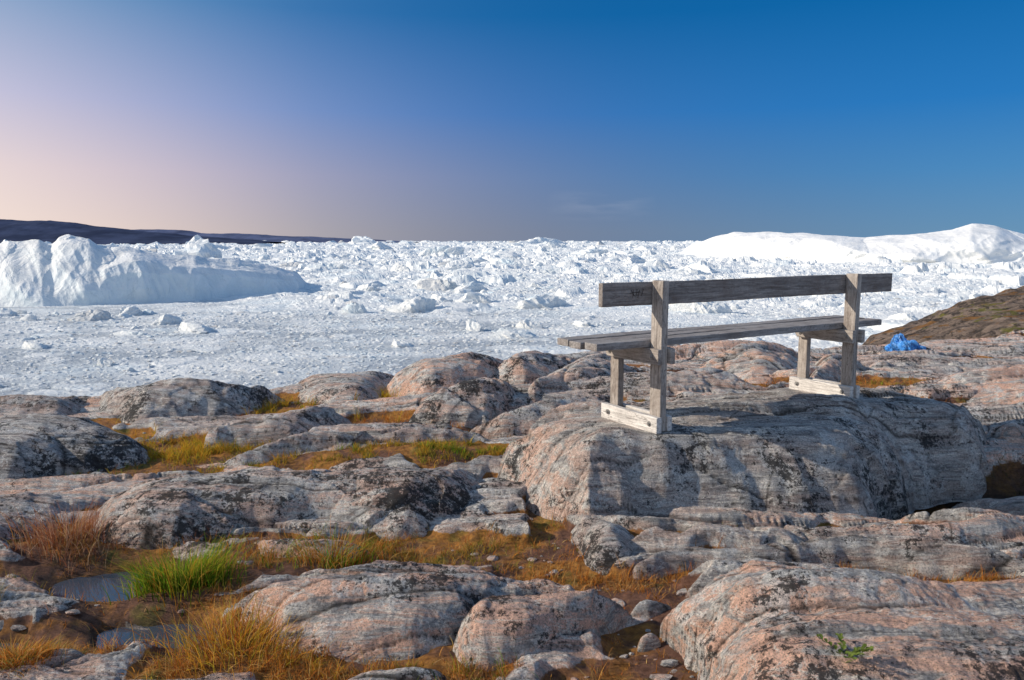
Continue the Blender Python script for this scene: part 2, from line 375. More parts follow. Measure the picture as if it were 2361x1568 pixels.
build_rock([(860,910,.1),(940,850,.37),(975,825,.47),(1100,812,.5),(1220,820,.47),(1190,890,.15),(1000,940,.1)],.65,.05,190,'rounded pinkish rock knoll at the cliff edge',pink=.8,dark=.4,thr=.3,amp=.95,strike=.4)
build_rock([(1110,860,.3),(1200,808,.47),(1330,805,.52),(1375,840,.3),(1220,915,.15)],.5,.05,200,'banded rock knoll at the cliff edge',pink=.6,dark=.5,thr=.35,strike=.5)
build_rock([(920,982,.1),(955,930,.3),(1050,885,.38),(1190,875,.38),(1230,930,.2),(1110,988,.1)],.45,.02,210,'sloping grey rock slab with bedding cracks',pink=.5,dark=.5,thr=.22,strike=.5,p=.6)
build_rock([(1065,1000,.1),(1120,950,.32),(1230,905,.42),(1430,870,.47),(1480,930,.3),(1260,995,.15)],.45,.02,220,'long tilted rock slab with parallel cracks',pink=.45,dark=.48,thr=.28,strike=.5,p=.6)
build_rock([(1165,920,.3),(1230,860,.44),(1340,815,.52),(1450,808,.52),(1490,885,.35)],.5,.1,230,'narrow tilted rock rib',pink=.5,dark=.5,thr=.38,strike=.5)
build_rock([(1200,992,.2),(1270,940,.38),(1420,915,.44),(1580,905,.44),(1560,975,.3)],.4,.1,235,'low pale rock slab behind the bench rock',pink=.4,dark=.4,thr=.3)
build_rock([(1450,920,.25),(1475,860,.48),(1540,833,.53),(1640,828,.53),(1745,850,.48),(1780,902,.25)],.55,.05,240,'rounded boulder seen beneath the bench seat',pink=.5,dark=.42,thr=.4,p=.55,amp=.8)
build_rock([(1570,850,.4),(1650,805,.47),(1760,797,.5),(1850,800,.5),(1880,870,.3),(1750,885,.3)],.7,.1,250,'sunlit rock shelf above the ice fjord',pink=.75,dark=.35,thr=.4)
build_rock([(1820,908,.3),(1850,840,.44),(1900,812,.5),(1985,812,.47),(2010,885,.25)],.45,.1,255,'cracked pale rock beyond the bench leg',pink=.6,dark=.42,thr=.38)
build_rock([(1950,870,.3),(1990,818,.42),(2060,828,.40),(2120,862,.3),(2040,885,.25)],.45,.1,260,'small rounded rock beside orange grass',pink=.6,dark=.45,thr=.33)
build_rock([(2040,915,.25),(2110,872,.40),(2200,846,.44),(2361,836,.44),(2700,840,.44),(2700,975,.3),(2361,952,.3),(2180,928,.3)],.7,.02,270,'broad sunlit pinkish rock slab',pink=.85,dark=.3,thr=.38,amp=1.)
build_rock([(2200,965,.25),(2300,945,.38),(2700,950,.4),(2700,1035,.1),(2420,1020,.1),(2320,1005,.2)],.3,-.1,280,'stepped rock ledge beside the hollow',pink=.6,dark=.42,thr=.3)
build_rock([(2165,1170,-.22),(2210,1132,-.08),(2361,1125,-.08),(2560,1135,-.08),(2560,1200,-.2),(2320,1196,-.2)],.10,-.34,290,'flat pale stone in the shaded hollow',name='boulder',pink=.2,dark=.0,thr=-.12,amp=.2,push=.08,p=.4)
build_rock([(1445,1350,0),(1460,1285,.1),(1600,1260,.14),(1800,1246,.14),(2100,1246,.14),(2361,1270,.14),(2700,1295,.12),(2700,1345,0),(2361,1330,0),(1900,1304,.01),(1620,1314,.01)],.18,-.06,300,'long low rock ledge above dry orange grass',pink=.25,dark=.42,thr=.08,strike=.02,p=.5,amp=.75,push=.12)
build_rock([(1640,1250,.02),(1720,1215,.12),(1900,1200,.15),(2150,1200,.15),(2320,1232,.15),(2480,1268,.02),(1900,1264,.02)],.18,-.06,310,'thin upper rock ledge below the bench rock',pink=.25,dark=.42,thr=.1,strike=.0,amp=.7,p=.55,push=.08)
build_rock([(1520,1478,0),(1555,1430,.08),(1640,1352,.22),(1800,1345,.28),(2050,1360,.28),(2200,1330,.3),(2361,1318,.3),(2800,1320,.3),(2800,1950,0),(1700,1950,0),(1580,1575,0)],
  .38,-.08,320,'rough pinkish grey rock outcrop beside the path',pink=.8,dark=.45,thr=.2,amp=1.4,strike=.12,res=.0026,p=.58)
build_rock([(485,1435,0),(700,1335,.17),(900,1304,.22),(1130,1302,.2),(1310,1352,.15),(1250,1412,0),(1030,1495,0),(960,1520,0),(820,1550,0),(640,1500,0)],.36,-.1,330,'pink and grey rounded rock with black lichen',pink=.85,dark=.58,thr=.12,amp=1.,strike=.1,push=.2,p=.58)
build_rock([(1080,1578,0),(1000,1470,.05),(1080,1400,.14),(1200,1358,.19),(1400,1358,.19),(1485,1400,.05),(1420,1455,0),(1265,1522,0)],.24,-.1,340,'blocky pink rock with a rounded top',pink=.8,dark=.5,thr=.1,amp=1.,push=.12,p=.5,strike=.3)
build_rock([(1260,1420,.0),(1330,1385,.06),(1420,1390,.06),(1560,1420,.0),(1440,1460,0)],.16,-.06,345,'low cracked pink ledge in reddish soil',pink=.9,dark=.4,thr=.04,amp=.7,push=.05)
build_rock([(160,1412,-.05),(200,1385,.02),(310,1390,.02),(380,1435,-.05),(360,1462,-.1),(250,1460,-.1)],.2,-.18,350,'low smooth grey rock beside the puddle',pink=.05,dark=.45,thr=0.,amp=.5,push=.03)
build_rock([(335,1505,-.1),(375,1448,.05),(445,1446,.05),(450,1508,-.1)],.12,-.16,360,'small angular stone at the puddle edge',name='boulder',pink=.5,dark=.3,thr=0.,amp=.5,push=.06,p=.5)
build_rock([(-120,1420,.0),(0,1415,.02),(100,1405,.02),(155,1440,-.03),(140,1480,-.1),(0,1490,-.1),(-120,1500,-.1)],.2,-.16,370,'dark low rock at the damp hollow',pink=.05,dark=.6,thr=-.02,amp=.6,push=.08)
build_rock([(-160,1200,.1),(0,1160,.12),(100,1125,.18),(245,1112,.18),(215,1175,.02),(125,1230,0),(90,1275,-.02),(105,1330,-.08),(0,1350,-.08),(-160,1360,-.08)],.42,-.16,380,'sloping grey rock slab beside reddish grass',pink=.25,dark=.46,thr=.08,amp=.9)
build_rock([(1100,1212,0),(1170,1186,.05),(1244,1193,.05),(1242,1254,0),(1150,1258,0)],.10,-.06,390,'flat pale stone on the trodden path',name='boulder',pink=.5,dark=.25,thr=.03,amp=.3,push=.03,p=.45)
build_rock([(540,1255,0),(640,1228,.1),(840,1232,.1),(860,1285,0),(720,1300,0),(580,1295,0)],.2,-.06,400,'low pinkish stone between grass tufts',name='boulder',pink=.8,dark=.45,thr=.05,amp=.7,push=.04)
build_rock([(1105,1192,0),(1130,1140,.11),(1170,1143,.11),(1172,1190,0)],.08,-.04,410,'small stone wedged beside the bench rock',name='boulder',pink=.4,dark=.3,thr=.06,amp=.4,push=.03,p=.5)
build_rock([(1455,1440,0),(1480,1380,.08),(1560,1380,.08),(1590,1420,0)],.14,-.06,420,'low pink stone in brown soil',name='boulder',pink=.9,dark=.4,thr=.05,amp=.6,push=.03)
build_rock([(2060,1365,.1),(2160,1320,.16),(2240,1330,.16),(2220,1375,.1)],.14,-.04,430,'small rounded stone at the foot of the ledge',name='boulder',pink=.3,dark=.4,thr=.12,amp=.5,push=.03)
build_rock([(1475,1505,0),(1470,1462,.06),(1500,1458,.06),(1512,1500,0)],.06,-.04,440,'small pale stone on brown soil',name='boulder',pink=.5,dark=.2,thr=.03,amp=.3,push=.02,p=.45)
build_rock([(700,1580,0),(800,1545,.05),(960,1535,.05),(1040,1560,.02),(980,1620,0),(780,1640,0)],.16,-.06,460,'low rock lip among orange grass',pink=.6,dark=.5,thr=.03,amp=.7,push=.04)

# loose stones
import bmesh
def ico(sub):
    bm=bmesh.new(); bmesh.ops.create_icosphere(bm,subdivisions=sub,radius=1)
    V=np.array([v.co[:] for v in bm.verts]); F=np.array([[v.index for v in f.verts] for f in bm.faces]); bm.free(); return V,F
def blob(seed,sub=2):
    V,F=ico(sub)
    r=np.random.default_rng(seed); N=r.normal(size=(9,3)); N/=np.linalg.norm(N,axis=1)[:,None]; c=r.uniform(.55,1.,9)
    dp=V@N.T; rad=np.where(dp>.05,c/np.maximum(dp,.05),9).min(1); rad=np.minimum(rad,1.25)
    return V*rad[:,None],F
def all_top(x,y):
    z=np.full(x.shape,-99.)
    for r in ROCKS:
        lo=r.P.min(0); hi=r.P.max(0); m=(x>lo[0])&(x<hi[0])&(y>lo[1])&(y<hi[1])
        if m.any():
            zz,d,_,_=r.h(x[m],y[m]); zz=np.where(d>0,zz,-99); z[m]=np.maximum(z[m],zz)
    return z
B=[blob(900+i,2) for i in range(6)]
cand=[]
for (cx,cy,sx,sy,n) in [(.25,3.7,.3,.4,30),(.65,3.2,.25,.3,45),(.55,2.7,.4,.3,55),(.1,4.5,.2,.3,12),(-2.2,3.3,.5,.3,45),(-.2,2.7,.4,.2,15),(2.9,4.6,.5,.3,15),(0,6,3,2,40)]:
    cand.append(np.stack([rng.normal(cx,sx,n),rng.normal(cy,sy,n)],1))
cand=np.concatenate(cand); cand=cand[cand[:,1]>2]; tz=all_top(cand[:,0],cand[:,1]); gz=ground_h(cand[:,0],cand[:,1]); k=(tz<gz)&(soilmask(cand[:,0],cand[:,1])>.4); cand=cand[k]; gz=gz[k]
VV=[];FF=[];off=0
for (x,y),z in zip(cand,gz):
    V,F=B[random.randrange(6)]; s=random.choice([.006,.008,.01,.014,.018,.03])*random.uniform(.7,1.2); a=random.random()*6.3
    R=np.array([[math.cos(a),-math.sin(a),0],[math.sin(a),math.cos(a),0],[0,0,.6]])
    W=(V@R.T)*s*np.array([1.3,.9,.9])+np.array([x,y,float(z)+s*.15]); VV.append(W);FF.append(F+off);off+=len(V)
VV=np.concatenate(VV)
o=mk('gravel',VV,np.concatenate(FF),M_ROCK,False,{'cav':np.zeros(len(VV)),'pink':np.full(len(VV),.6),'dark':np.full(len(VV),.2)}); tag(o,'loose grey and pink stones on brown soil','gravel',kind='stuff')

# ---------------------------------------------------------------- puddles
def sheet(name,pts,z,mat):
    P=chaikin(np.array(pts,float),2); n=len(P); c=P.mean(0)
    V=[(c[0],c[1],z)]+[(p[0],p[1],z) for p in P]; F=[(0,i+1,(i+1)%n+1) for i in range(n)]
    o=mk(name,V,F,mat,False); o["kind"]='structure'; return o
sheet('puddle',[(-2.7,3.9),(-2.3,4.05),(-1.9,4.08),(-1.35,3.95),(-1.2,3.65),(-1.6,3.48),(-2.0,3.44),(-2.6,3.5)],-.074,M_WATER)
sheet('puddle',[(-2.0,3.4),(-1.6,3.46),(-1.2,3.4),(-1.2,3.05),(-1.6,2.95),(-1.95,3.1)],-.079,M_WATER)
sheet('puddle',[(-2.6,3.1),(-2.3,3.32),(-2.05,3.28),(-1.97,3.0),(-2.3,2.85)],-.077,M_WATER)

# ---------------------------------------------------------------- grass
PAL={'green':[(.17,.34,.02),(.26,.44,.03),(.46,.48,.05),(.11,.20,.015)],
 'olive':[(.34,.32,.05),(.50,.38,.07),(.62,.34,.07),(.24,.24,.04)],
 'shaded_moss':[(.07,.09,.02),(.12,.13,.03),(.20,.15,.03),(.05,.07,.012)],  # dark olive blades, the hollow's shade put into their colour
 'orange':[(.76,.28,.05),(.82,.38,.08),(.56,.18,.04),(.76,.50,.18)],
 'yellow':[(.80,.56,.06),(.86,.45,.05),(.56,.46,.05),(.72,.33,.04)],
 'red':[(.50,.20,.11),(.62,.32,.19),(.42,.14,.07),(.66,.44,.28)],
 'brown':[(.46,.20,.06),(.56,.26,.08),(.28,.13,.05),(.64,.40,.18)]}
def blades(x,y,z,h,w,pal,lean=.6,cx=None,cy=None):
    n=len(x); S=4
    d=rng.uniform(0,2*np.pi,n)
    if cx is not None: d=np.arctan2(y-cy,x-cx)+rng.normal(0,.7,n)
    L=rng.uniform(.15,1,n)*lean*h
    wd=rng.uniform(0,np.pi,n); wxv=np.cos(wd)*w*.5; wyv=np.sin(wd)*w*.5
    V=np.zeros((n,S+1,2,3))
    for i in range(S+1):
        t=i/S; off=L*t*t; zz=h*(t-.3*t*t*np.minimum(L/h,1.3)); k=(1-t)**.7+.06
        px=x+np.cos(d)*off; py=y+np.sin(d)*off
        V[:,i,0]=np.stack([px-wxv*k,py-wyv*k,z+zz-.01],1); V[:,i,1]=np.stack([px+wxv*k,py+wyv*k,z+zz-.01],1)
    b=(np.arange(n)*(S+1)*2)[:,None]; i=np.arange(S)[None,:]*2
    F=np.stack([b+i,b+i+1,b+i+3,b+i+2],-1).reshape(-1,4)
    pc=np.array(PAL[pal]); c=pc[rng.integers(0,len(pc),n)]*rng.uniform(.6,1.15,(n,1))
    C=np.ones((n,S+1,2,4)); C[...,:3]=c[:,None,None,:]
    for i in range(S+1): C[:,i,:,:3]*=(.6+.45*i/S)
    return V.reshape(-1,3),F,C.reshape(-1,4)
def on_soil(x,y,need=.35):
    tz=all_top(x,y); gz,sm,_=ground_h(x,y,True); return (tz<gz+.012)&(sm>need),gz
class Acc:
    def __init__(s): s.V=[];s.F=[];s.C=[];s.o=0
    def add(s,r):
        V,F,C=r; s.V.append(V); s.F.append(F+s.o); s.C.append(C); s.o+=len(V)
    def make(s,name): return mk(name,np.concatenate(s.V),np.concatenate(s.F),M_GRASS,False,colors={'col':np.concatenate(s.C)})
dry=Acc(); grn=Acc()
def patch(acc,cx,cy,sx,sy,n,h0,h1,pal,lean=1.,w=.004,clump=9):
    k=max(1,n//clump); bx=cx+rng.normal(0,sx*.5,k); by=cy+rng.normal(0,sy*.5,k)
    thin=fbm(bx*3.2,by*3.2,311,3)>-.12
    hs=np.repeat(rng.uniform(.35,1,k)**1.4,clump)
    x=np.repeat(bx,clump)+rng.normal(0,.014,k*clump); y=np.repeat(by,clump)+rng.normal(0,.014,k*clump)
    m,gz=on_soil(x,y); m&=np.repeat(thin,clump); m&=gz>-.068+(-1)*(x>2.2); x,y,gz,hs=x[m],y[m],gz[m],hs[m]
    if len(x)==0: return
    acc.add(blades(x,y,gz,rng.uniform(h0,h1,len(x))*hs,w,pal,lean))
PT=[
 (dry,-1.0,4.0,.6,.25,1800,.05,.19,'orange'),(grn,-1.1,3.95,.4,.2,400,.08,.2,'green'),
 (dry,-.5,4.08,.6,.3,5600,.02,.09,'olive'),(dry,-.45,4.2,.6,.3,2600,.02,.10,'orange'),
 (dry,.3,4.5,.25,.55,1900,.02,.07,'olive'),(dry,.25,4.1,.35,.5,2200,.015,.06,'orange'),
 (dry,.2,3.75,.5,.35,1800,.015,.05,'brown'),(dry,.45,3.6,.6,.2,1300,.02,.06,'orange'),
 (dry,1.45,3.74,1.3,.2,10500,.04,.13,'orange'),(dry,1.1,3.62,1.,.13,2000,.02,.08,'brown'),(dry,2.4,3.77,.9,.14,2800,.03,.1,'orange'),
 (dry,-1.15,3.02,.7,.3,3200,.05,.17,'orange'),(dry,-.5,2.86,.9,.25,5000,.03,.12,'orange'),(grn,-.2,2.85,.4,.2,700,.04,.12,'green'),(dry,-.3,2.8,.7,.2,2200,.03,.11,'brown'),(dry,-.7,3.0,.5,.2,1500,.03,.12,'yellow'),
 (dry,-2.5,4.15,.4,.3,900,.06,.19,'red'),(dry,-2.15,4.14,.5,.2,1000,.04,.13,'orange'),(dry,-1.5,4.08,.6,.15,1100,.03,.12,'orange'),(dry,-2.6,3.6,.3,.2,700,.03,.10,'olive'),(dry,-1.4,3.5,.3,.12,600,.03,.10,'orange'),
 (dry,-2.8,5.95,1.,.5,8600,.05,.16,'yellow'),(grn,-2.7,5.4,.8,.22,2400,.02,.08,'green'),(dry,-2.2,5.9,.6,.35,2600,.03,.12,'olive'),(dry,-2.6,5.4,.9,.25,2000,.03,.1,'yellow'),
 (dry,-.7,5.5,1.6,.22,7600,.03,.10,'olive'),(grn,-.5,5.5,.9,.15,1200,.03,.09,'green'),(dry,-.9,5.5,1.4,.2,3800,.03,.10,'yellow'),
 (dry,-1.5,7.9,.7,.7,4200,.08,.24,'yellow'),(dry,-2.4,7.4,.8,.6,2600,.05,.18,'yellow'),(grn,-2.0,7.6,.7,.35,600,.05,.18,'green'),
 (dry,-1.1,6.7,1.1,.55,4400,.03,.11,'orange'),(dry,.1,6.5,.9,.45,3200,.03,.10,'orange'),(dry,.0,7.7,.8,.7,2400,.03,.12,'orange'),(dry,1.2,8.6,.7,.5,900,.03,.1,'orange'),
 (dry,2.2,7.6,.9,.5,2000,.03,.11,'orange'),(dry,3.6,7.6,1.1,.45,2200,.03,.11,'orange'),(grn,3.8,7.6,.7,.35,450,.04,.1,'green'),(dry,4.6,6.9,1.,.3,1500,.03,.09,'orange'),
 (dry,1.1,4.25,.7,.1,1500,.02,.08,'olive'),(dry,1.9,4.27,.7,.1,1500,.02,.08,'orange'),
 (grn,3.3,5.2,1.1,.5,4200,.03,.11,'shaded_moss'),(dry,3.9,5.4,.8,.4,1400,.03,.09,'shaded_moss'),(grn,2.75,4.9,.45,.35,2600,.06,.17,'shaded_moss'),(dry,2.9,5.0,.5,.3,600,.05,.14,'brown'),
 (dry,.62,3.1,.5,.4,500,.015,.04,'brown'),(dry,-2.1,2.96,.6,.15,700,.03,.09,'orange'),(dry,5.2,10.3,1.2,.4,1000,.03,.1,'orange'),(dry,-1.6,4.2,.9,.1,900,.03,.1,'orange'),
]
for a,*r in PT: patch(a,*r,w=.003 if r[1]<4.6 else .0045)
n=65000
rad=np.sqrt(rng.uniform(2.4**2,11**2,n)); aa=rng.uniform(-.72,.72,n); x=rad*np.sin(aa); y=rad*np.cos(aa)
k=(fbm(x*2.5,y*2.5,321,3)>-.05)&~((x>2.1)&(y<5.9)&(y>4.3)); x,y=x[k],y[k]
m,gz=on_soil(x,y,.4); m&=gz>-.068; x,y,gz=x[m],y[m],gz[m]; hf=len(x)//2
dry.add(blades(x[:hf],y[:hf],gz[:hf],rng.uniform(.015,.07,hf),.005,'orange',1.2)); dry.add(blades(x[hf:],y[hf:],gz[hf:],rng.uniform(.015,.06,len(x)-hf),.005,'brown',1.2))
o=dry.make('dry_grass'); tag(o,'short orange and olive dry tundra grass between rocks','grass',kind='stuff')
o=grn.make('green_grass'); tag(o,'thin green tundra grass blades growing among rocks','grass',kind='stuff')
def tuft(cx,cy,r,n,h0,h1,pals,label,w=.004,lean=.9):
    A=Acc()
    for pal,fr in pals:
        k=int(n*fr); x=cx+rng.normal(0,r*.42,k); y=cy+rng.normal(0,r*.32,k)
        A.add(blades(x,y,np.maximum(ground_h(x,y),-.10),rng.uniform(h0,h1,k),w,pal,lean,cx=cx,cy=cy))
    o=A.make('grass_tuft'); me=o.data; z=float(ground_h(np.array(cx),np.array(cy))); me.transform(Matrix.Translation((-cx,-cy,-z))); o.location=(cx,cy,z)
    tag(o,label,'grass')
tuft(-1.66,3.66,.25,1500,.09,.27,[('green',.70),('yellow',.15),('olive',.15)],'bright green grass tuft growing out of a puddle',.005,.85)
tuft(-2.50,4.15,.30,560,.10,.25,[('red',.8),('orange',.2)],'reddish brown seed grass tuft beside a rock slab',.0035)
tuft(-1.98,2.88,.17,1500,.03,.11,[('orange',.8),('olive',.2)],'round rusty orange grass cushion on damp soil',.0035,1.2)
tuft(-1.15,3.00,.3,700,.08,.22,[('orange',.5),('yellow',.5)],'long straw coloured grass tuft beside pink rock',.0035,1.2)
tuft(-.95,3.9,.22,460,.1,.22,[('orange',.6),('green',.4)],'mixed green and orange grass tuft by low stone',.0035,1.1)
tuft(-2.48,3.38,.10,320,.04,.1,[('olive',1.)],'small yellow green grass tuft on dark rock',.0035,1.)

# small leafy shrub
def leaf_obj():
    V=[];F=[]; o=0
    base=G(1945,1580,.28); z0=float(max(all_top(base[:1],base[1:])[0],ground_h(base[:1],base[1:])[0]))
    for s in range(7):
        a=random.uniform(0,6.28); L=random.uniform(.05,.10)
        for i in range(6):
            t=(i+1)/6; px=L*t*math.cos(a); py=L*t*math.sin(a); pz=.015+.06*t-.02*t*t
            for sd in (-1,1):
                b=a+sd*random.uniform(.5,1.2); l=random.uniform(.014,.023); w=l*.34
                d=np.array([math.cos(b),math.sin(b),random.uniform(.2,.9)]); d/=np.linalg.norm(d); sv=np.array([-math.sin(b),math.cos(b),0])
                p=np.array([px,py,pz])
                V+= [p,p+d*l*.35+sv*w*.8+[0,0,.002],p+d*l*.7+sv*w+[0,0,.002],p+d*l,p+d*l*.7-sv*w+[0,0,.002],p+d*l*.35-sv*w*.8+[0,0,.002]]
                F+=[(o,o+1,o+2,o+3),(o,o+3,o+4,o+5)]; o+=6
        p0=np.array([0,0,0.]); p1=np.array([L*math.cos(a),L*math.sin(a),.045]); sv=np.array([-math.sin(a),math.cos(a),0])*.001
        V+=[p0-sv,p1-sv,p1+sv,p0+sv]; F.append((o,o+1,o+2,o+3)); o+=4
    C=np.ones((len(V),4)); C[:,:3]=np.array([.13,.17,.04])*rng.uniform(.6,1.5,(len(V),1))
    ob=mk('dwarf_willow',np.array(V),F,M_GRASS,False,colors={'col':C}); ob.location=(base[0],base[1],z0)
    tag(ob,'small leafy green willow sprig on rough rock','plant')
leaf_obj()

# ---------------------------------------------------------------- bench
def board(x0,x1,y0,y1,z0,z1,grain='x',seed=0,cut=None):
    bm=bmesh.new(); bmesh.ops.create_cube(bm,size=1)
    for v in bm.verts:
        v.co=Vector(((x0+x1)/2+v.co.x*(x1-x0),(y0+y1)/2+v.co.y*(y1-y0),(z0+z1)/2+v.co.z*(z1-z0)))
    if cut:
        for v in bm.verts:
            if v.co.y>(y0+y1)/2 and v.co.z<(z0+z1)/2: v.co.y-=cut
    L={'x':x1-x0,'y':y1-y0,'z':z1-z0}[grain]; ax='xyz'.index(grain)
    n=max(2,int(L/.05))
    es=[e for e in bm.edges if abs((e.verts[0].co-e.verts[1].co).normalized()[ax])>.9]
    bmesh.ops.subdivide_edges(bm,edges=es,cuts=n,use_grid_fill=True)
    sharp=[e for e in bm.edges if len(e.link_faces)==2 and e.calc_face_angle(0)>.8]
    bmesh.ops.bevel(bm,geom=sharp,offset=.0045,segments=2,profile=.5,affect='EDGES')
    r=random.Random(seed); o=r.random()*50
    for v in bm.verts:
        t=v.co[ax]
        for k in range(3):
            if k!=ax: v.co[k]+=.0022*math.sin(t*3.1+o+k*2)+.0009*math.sin(t*37+o*3+k)
    bm.verts.ensure_lookup_table(); bm.normal_update()
    me=bpy.data.meshes.new('t'); bm.to_mesh(me); bm.free()
    co=np.array([v.co[:] for v in me.vertices]); pl=[list(p.vertices) for p in me.polygons]
    bpy.data.meshes.remove(me)
    g=np.stack([co[:,ax],co[:,(ax+1)%3],co[:,(ax+2)%3]],1)+np.array([o,o*.3,o*.7])
    return co,pl,g
def join(name,parts,mat,parent):
    V=[];F=[];Gc=[];o=0
    for c,p,g in parts:
        V.append(c);Gc.append(g);F+=[[i+o for i in q] for q in p];o+=len(c)
    V=np.concatenate(V);Gc=np.concatenate(Gc)
    me=bpy.data.meshes.new(name); me.from_pydata(V.tolist(),[],F); me.update()
    at=me.attributes.new('gcoord','FLOAT_VECTOR','POINT'); at.data.foreach_set("vector",Gc.astype(np.float32).ravel())
    me.materials.append(mat); ob=bpy.data.objects.new(name,me); COL.objects.link(ob)
    if parent: ob.parent=parent
    return ob
bench=bpy.data.objects.new('park_bench',None); COL.objects.link(bench)
bench.location=BO; bench.rotation_euler=(0,0,math.atan2(E1[1],E1[0]))
tag(bench,'weathered grey wooden bench standing on a bare rock slab','bench')
join('backrest',[board(-.42,2.54,.053,.093,.80,.945,'x',3)],M_WOOD,bench)
join('seat',[board(-.455,2.44,.056,.178,.532,.578,'x',5),board(-.47,2.43,.20,.318,.532,.576,'x',6),board(-.465,2.42,.34,.46,.532,.577,'x',7)],M_SEAT,bench)
for i,px in enumerate((0,1.96)):
    lg=join('leg',[board(px-.026,px+.026,-.05,.05,.0,.955,'z',10+i),board(px-.024,px+.024,.37,.455,.0,.50,'z',20+i),
      board(px-.068,px-.028,-.062,.50,.432,.53,'y',30+i,cut=.06),board(px+.028,px+.068,-.075,.47,.432,.53,'y',40+i,cut=.06)],M_LEG,bench)
    rl=join('foot_rail',[board(px-.07,px-.028,-.07,.49,-.003,.10,'y',50+i),board(px+.028,px+.068,-.06,.48,-.003,.095,'y',60+i)],M_WOODP,lg)
    for (by,bz) in [(0,.05),(.415,.05),(0,.48),(.41,.47)]:
        bm=bmesh.new(); bmesh.ops.create_cone(bm,cap_ends=True,segments=16,radius1=.017,radius2=.017,depth=.004,matrix=Matrix.Translation((0,0,0)))
        bmesh.ops.create_cone(bm,cap_ends=True,segments=6,radius1=.010,radius2=.009,depth=.009,matrix=Matrix.Translation((0,0,.006)))
        me=bpy.data.meshes.new('bolt'); bm.to_mesh(me); bm.free(); me.materials.append(M_BOLT)
        b=bpy.data.objects.new('bolt',me); COL.objects.link(b); b.parent=lg
        b.location=(px-(.073 if bz<.1 else .071),by,bz); b.rotation_euler=(0,-math.pi/2,0)
M_DARK=plain('dark_scratch',(.035,.028,.025),.9,60,.2)
V=[];F=[]
for i,(a,b,c,d) in enumerate([(-.20,.90,-.17,.86),(-.18,.90,-.185,.85),(-.15,.905,-.16,.855),(-.13,.90,-.145,.85),(-.21,.88,-.12,.885),(-.10,.905,-.115,.86)]):
    n=np.array([-(d-b),c-a]); n=n/np.linalg.norm(n)*.002
    o=len(V); V+=[(a-n[0],.0485,b-n[1]),(c-n[0],.0485,d-n[1]),(c+n[0],.0485,d+n[1]),(a+n[0],.0485,b+n[1])]; F.append((o,o+1,o+2,o+3))
mk('carved_mark',V,F,M_DARK,False,parent=bench)

# ---------------------------------------------------------------- blue bags
M_BAG=plain('blue_plastic_sack',(.06,.25,.66),.32,9,.7,spec=.6,bumpd=.03)
bc=G(2085,812,-.2)
for i,(dx,dy,s,h) in enumerate([(-.20,.0,.11,.85),(-.04,-.10,.12,.8),(.12,.02,.12,.85),(-.04,.12,.13,1.25),(.24,-.05,.085,.7)]):
    V,F=ico(5)
    q=1+.2*pn(V[:,0]*1.5+i*7,V[:,1]*1.5+V[:,2],i)+.30*(.3-np.abs(pn(V[:,0]*3.2+V[:,2]*2,V[:,1]*3.2-V[:,2]*2+i*3,i+5)))+.16*(.3-np.abs(pn(V[:,0]*8+V[:,1]*3,V[:,2]*8+V[:,1]*6,i)))
    W=V*q[:,None]; W[:,2]=np.maximum(W[:,2],-.6); W=W*np.array([s*1.1,s*.95,s*h*1.3]); W[:,2]+=.6*s*h*1.3
    x,y=bc[0]+dx,bc[1]+dy; z=float(max(ground_h(np.array([x]),np.array([y]))[0],all_top(np.array([x]),np.array([y]))[0]))
    b=mk('plastic_bag',W,F,M_BAG,False); b.location=(x,y,z-.01)
    tag(b,'crumpled blue plastic bag lying on rock by hillside','bag',group='blue bags piled on the rocks')

# ---------------------------------------------------------------- hillside right
na,nb=460,420
U,Wv=np.meshgrid(np.linspace(0,1,na),np.linspace(0,1,nb),indexing='ij')
X=7.0+U*36; Y=13.0+Wv*34
prof=np.interp(X-(Y-22)*.42,[7,9.2,10.4,11.6,13,15,18,24,40],[-9,-2.6,-1.25,-.70,-.22,.16,.6,1.2,2.0])
fall=sstep(23,36,Y); Z=prof-fall*20-sstep(18.5,13.0,Y)*.9
Z=Z+.18*fbm(X*.22,Y*.22,61,4)+.16*(.4-np.abs(pn(X*.35,Y*1.3,66)))+.09*(.4-np.abs(pn(X*1.,Y*3.,67)))+.05*fbm(X*2,Y*2,70,4)
Z=np.maximum(Z,-32)
h=mk('hillside',np.stack([X,Y,Z],-1).reshape(-1,3),gridfaces(na,nb),M_HILLSIDE,True); h["kind"]='structure'

# ---------------------------------------------------------------- sea ice sheet
def ice_h(x,y,r):
    F1,F2,I=worley(x/26,y/26,5); a=(I**5)*8.*sstep(0,.25,F2-F1)
    F1,F2,J=worley(x/9+.3*pn(x/20,y/20,2),y/9,6); b=(J**4)*3.*sstep(0,.3,F2-F1)
    F1,F2,K=worley(x/3.2,y/3.2,7); c=(K**2)*1.0*sstep(0,.3,F2-F1)
    near=sstep(280,600,r+130*pn(x/160,y/160,9)+.6*(x))
    n=.5+.7*fbm(x/70,y/70,12,3)
    h=(a*near+b*(.14+.76*near))*np.maximum(.1,.2+n)+c*(.26+.50*near)
    h=h+near*np.maximum(0,fbm(x/90,y/90,15,4))*5
    far=sstep(900,2500,r); h=h+far*np.maximum(0,fbm(x/260,y/260,18,4)+.1)*15
    return h,J,near
na,nr=1150,900
az=np.linspace(math.radians(-48),math.radians(48),na); rr=90*np.exp(np.linspace(0,1,nr)**1.15*math.log(26000/90))
A,Rr=np.meshgrid(az,rr,indexing='ij'); X=np.sin(A)*Rr; Y=np.cos(A)*Rr
H,J,near=ice_h(X,Y,Rr); H=H+.08*pn(X/.9,Y/.9,30)
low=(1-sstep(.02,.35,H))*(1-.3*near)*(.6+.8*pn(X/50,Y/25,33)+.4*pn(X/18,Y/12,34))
Zs=SEA+H
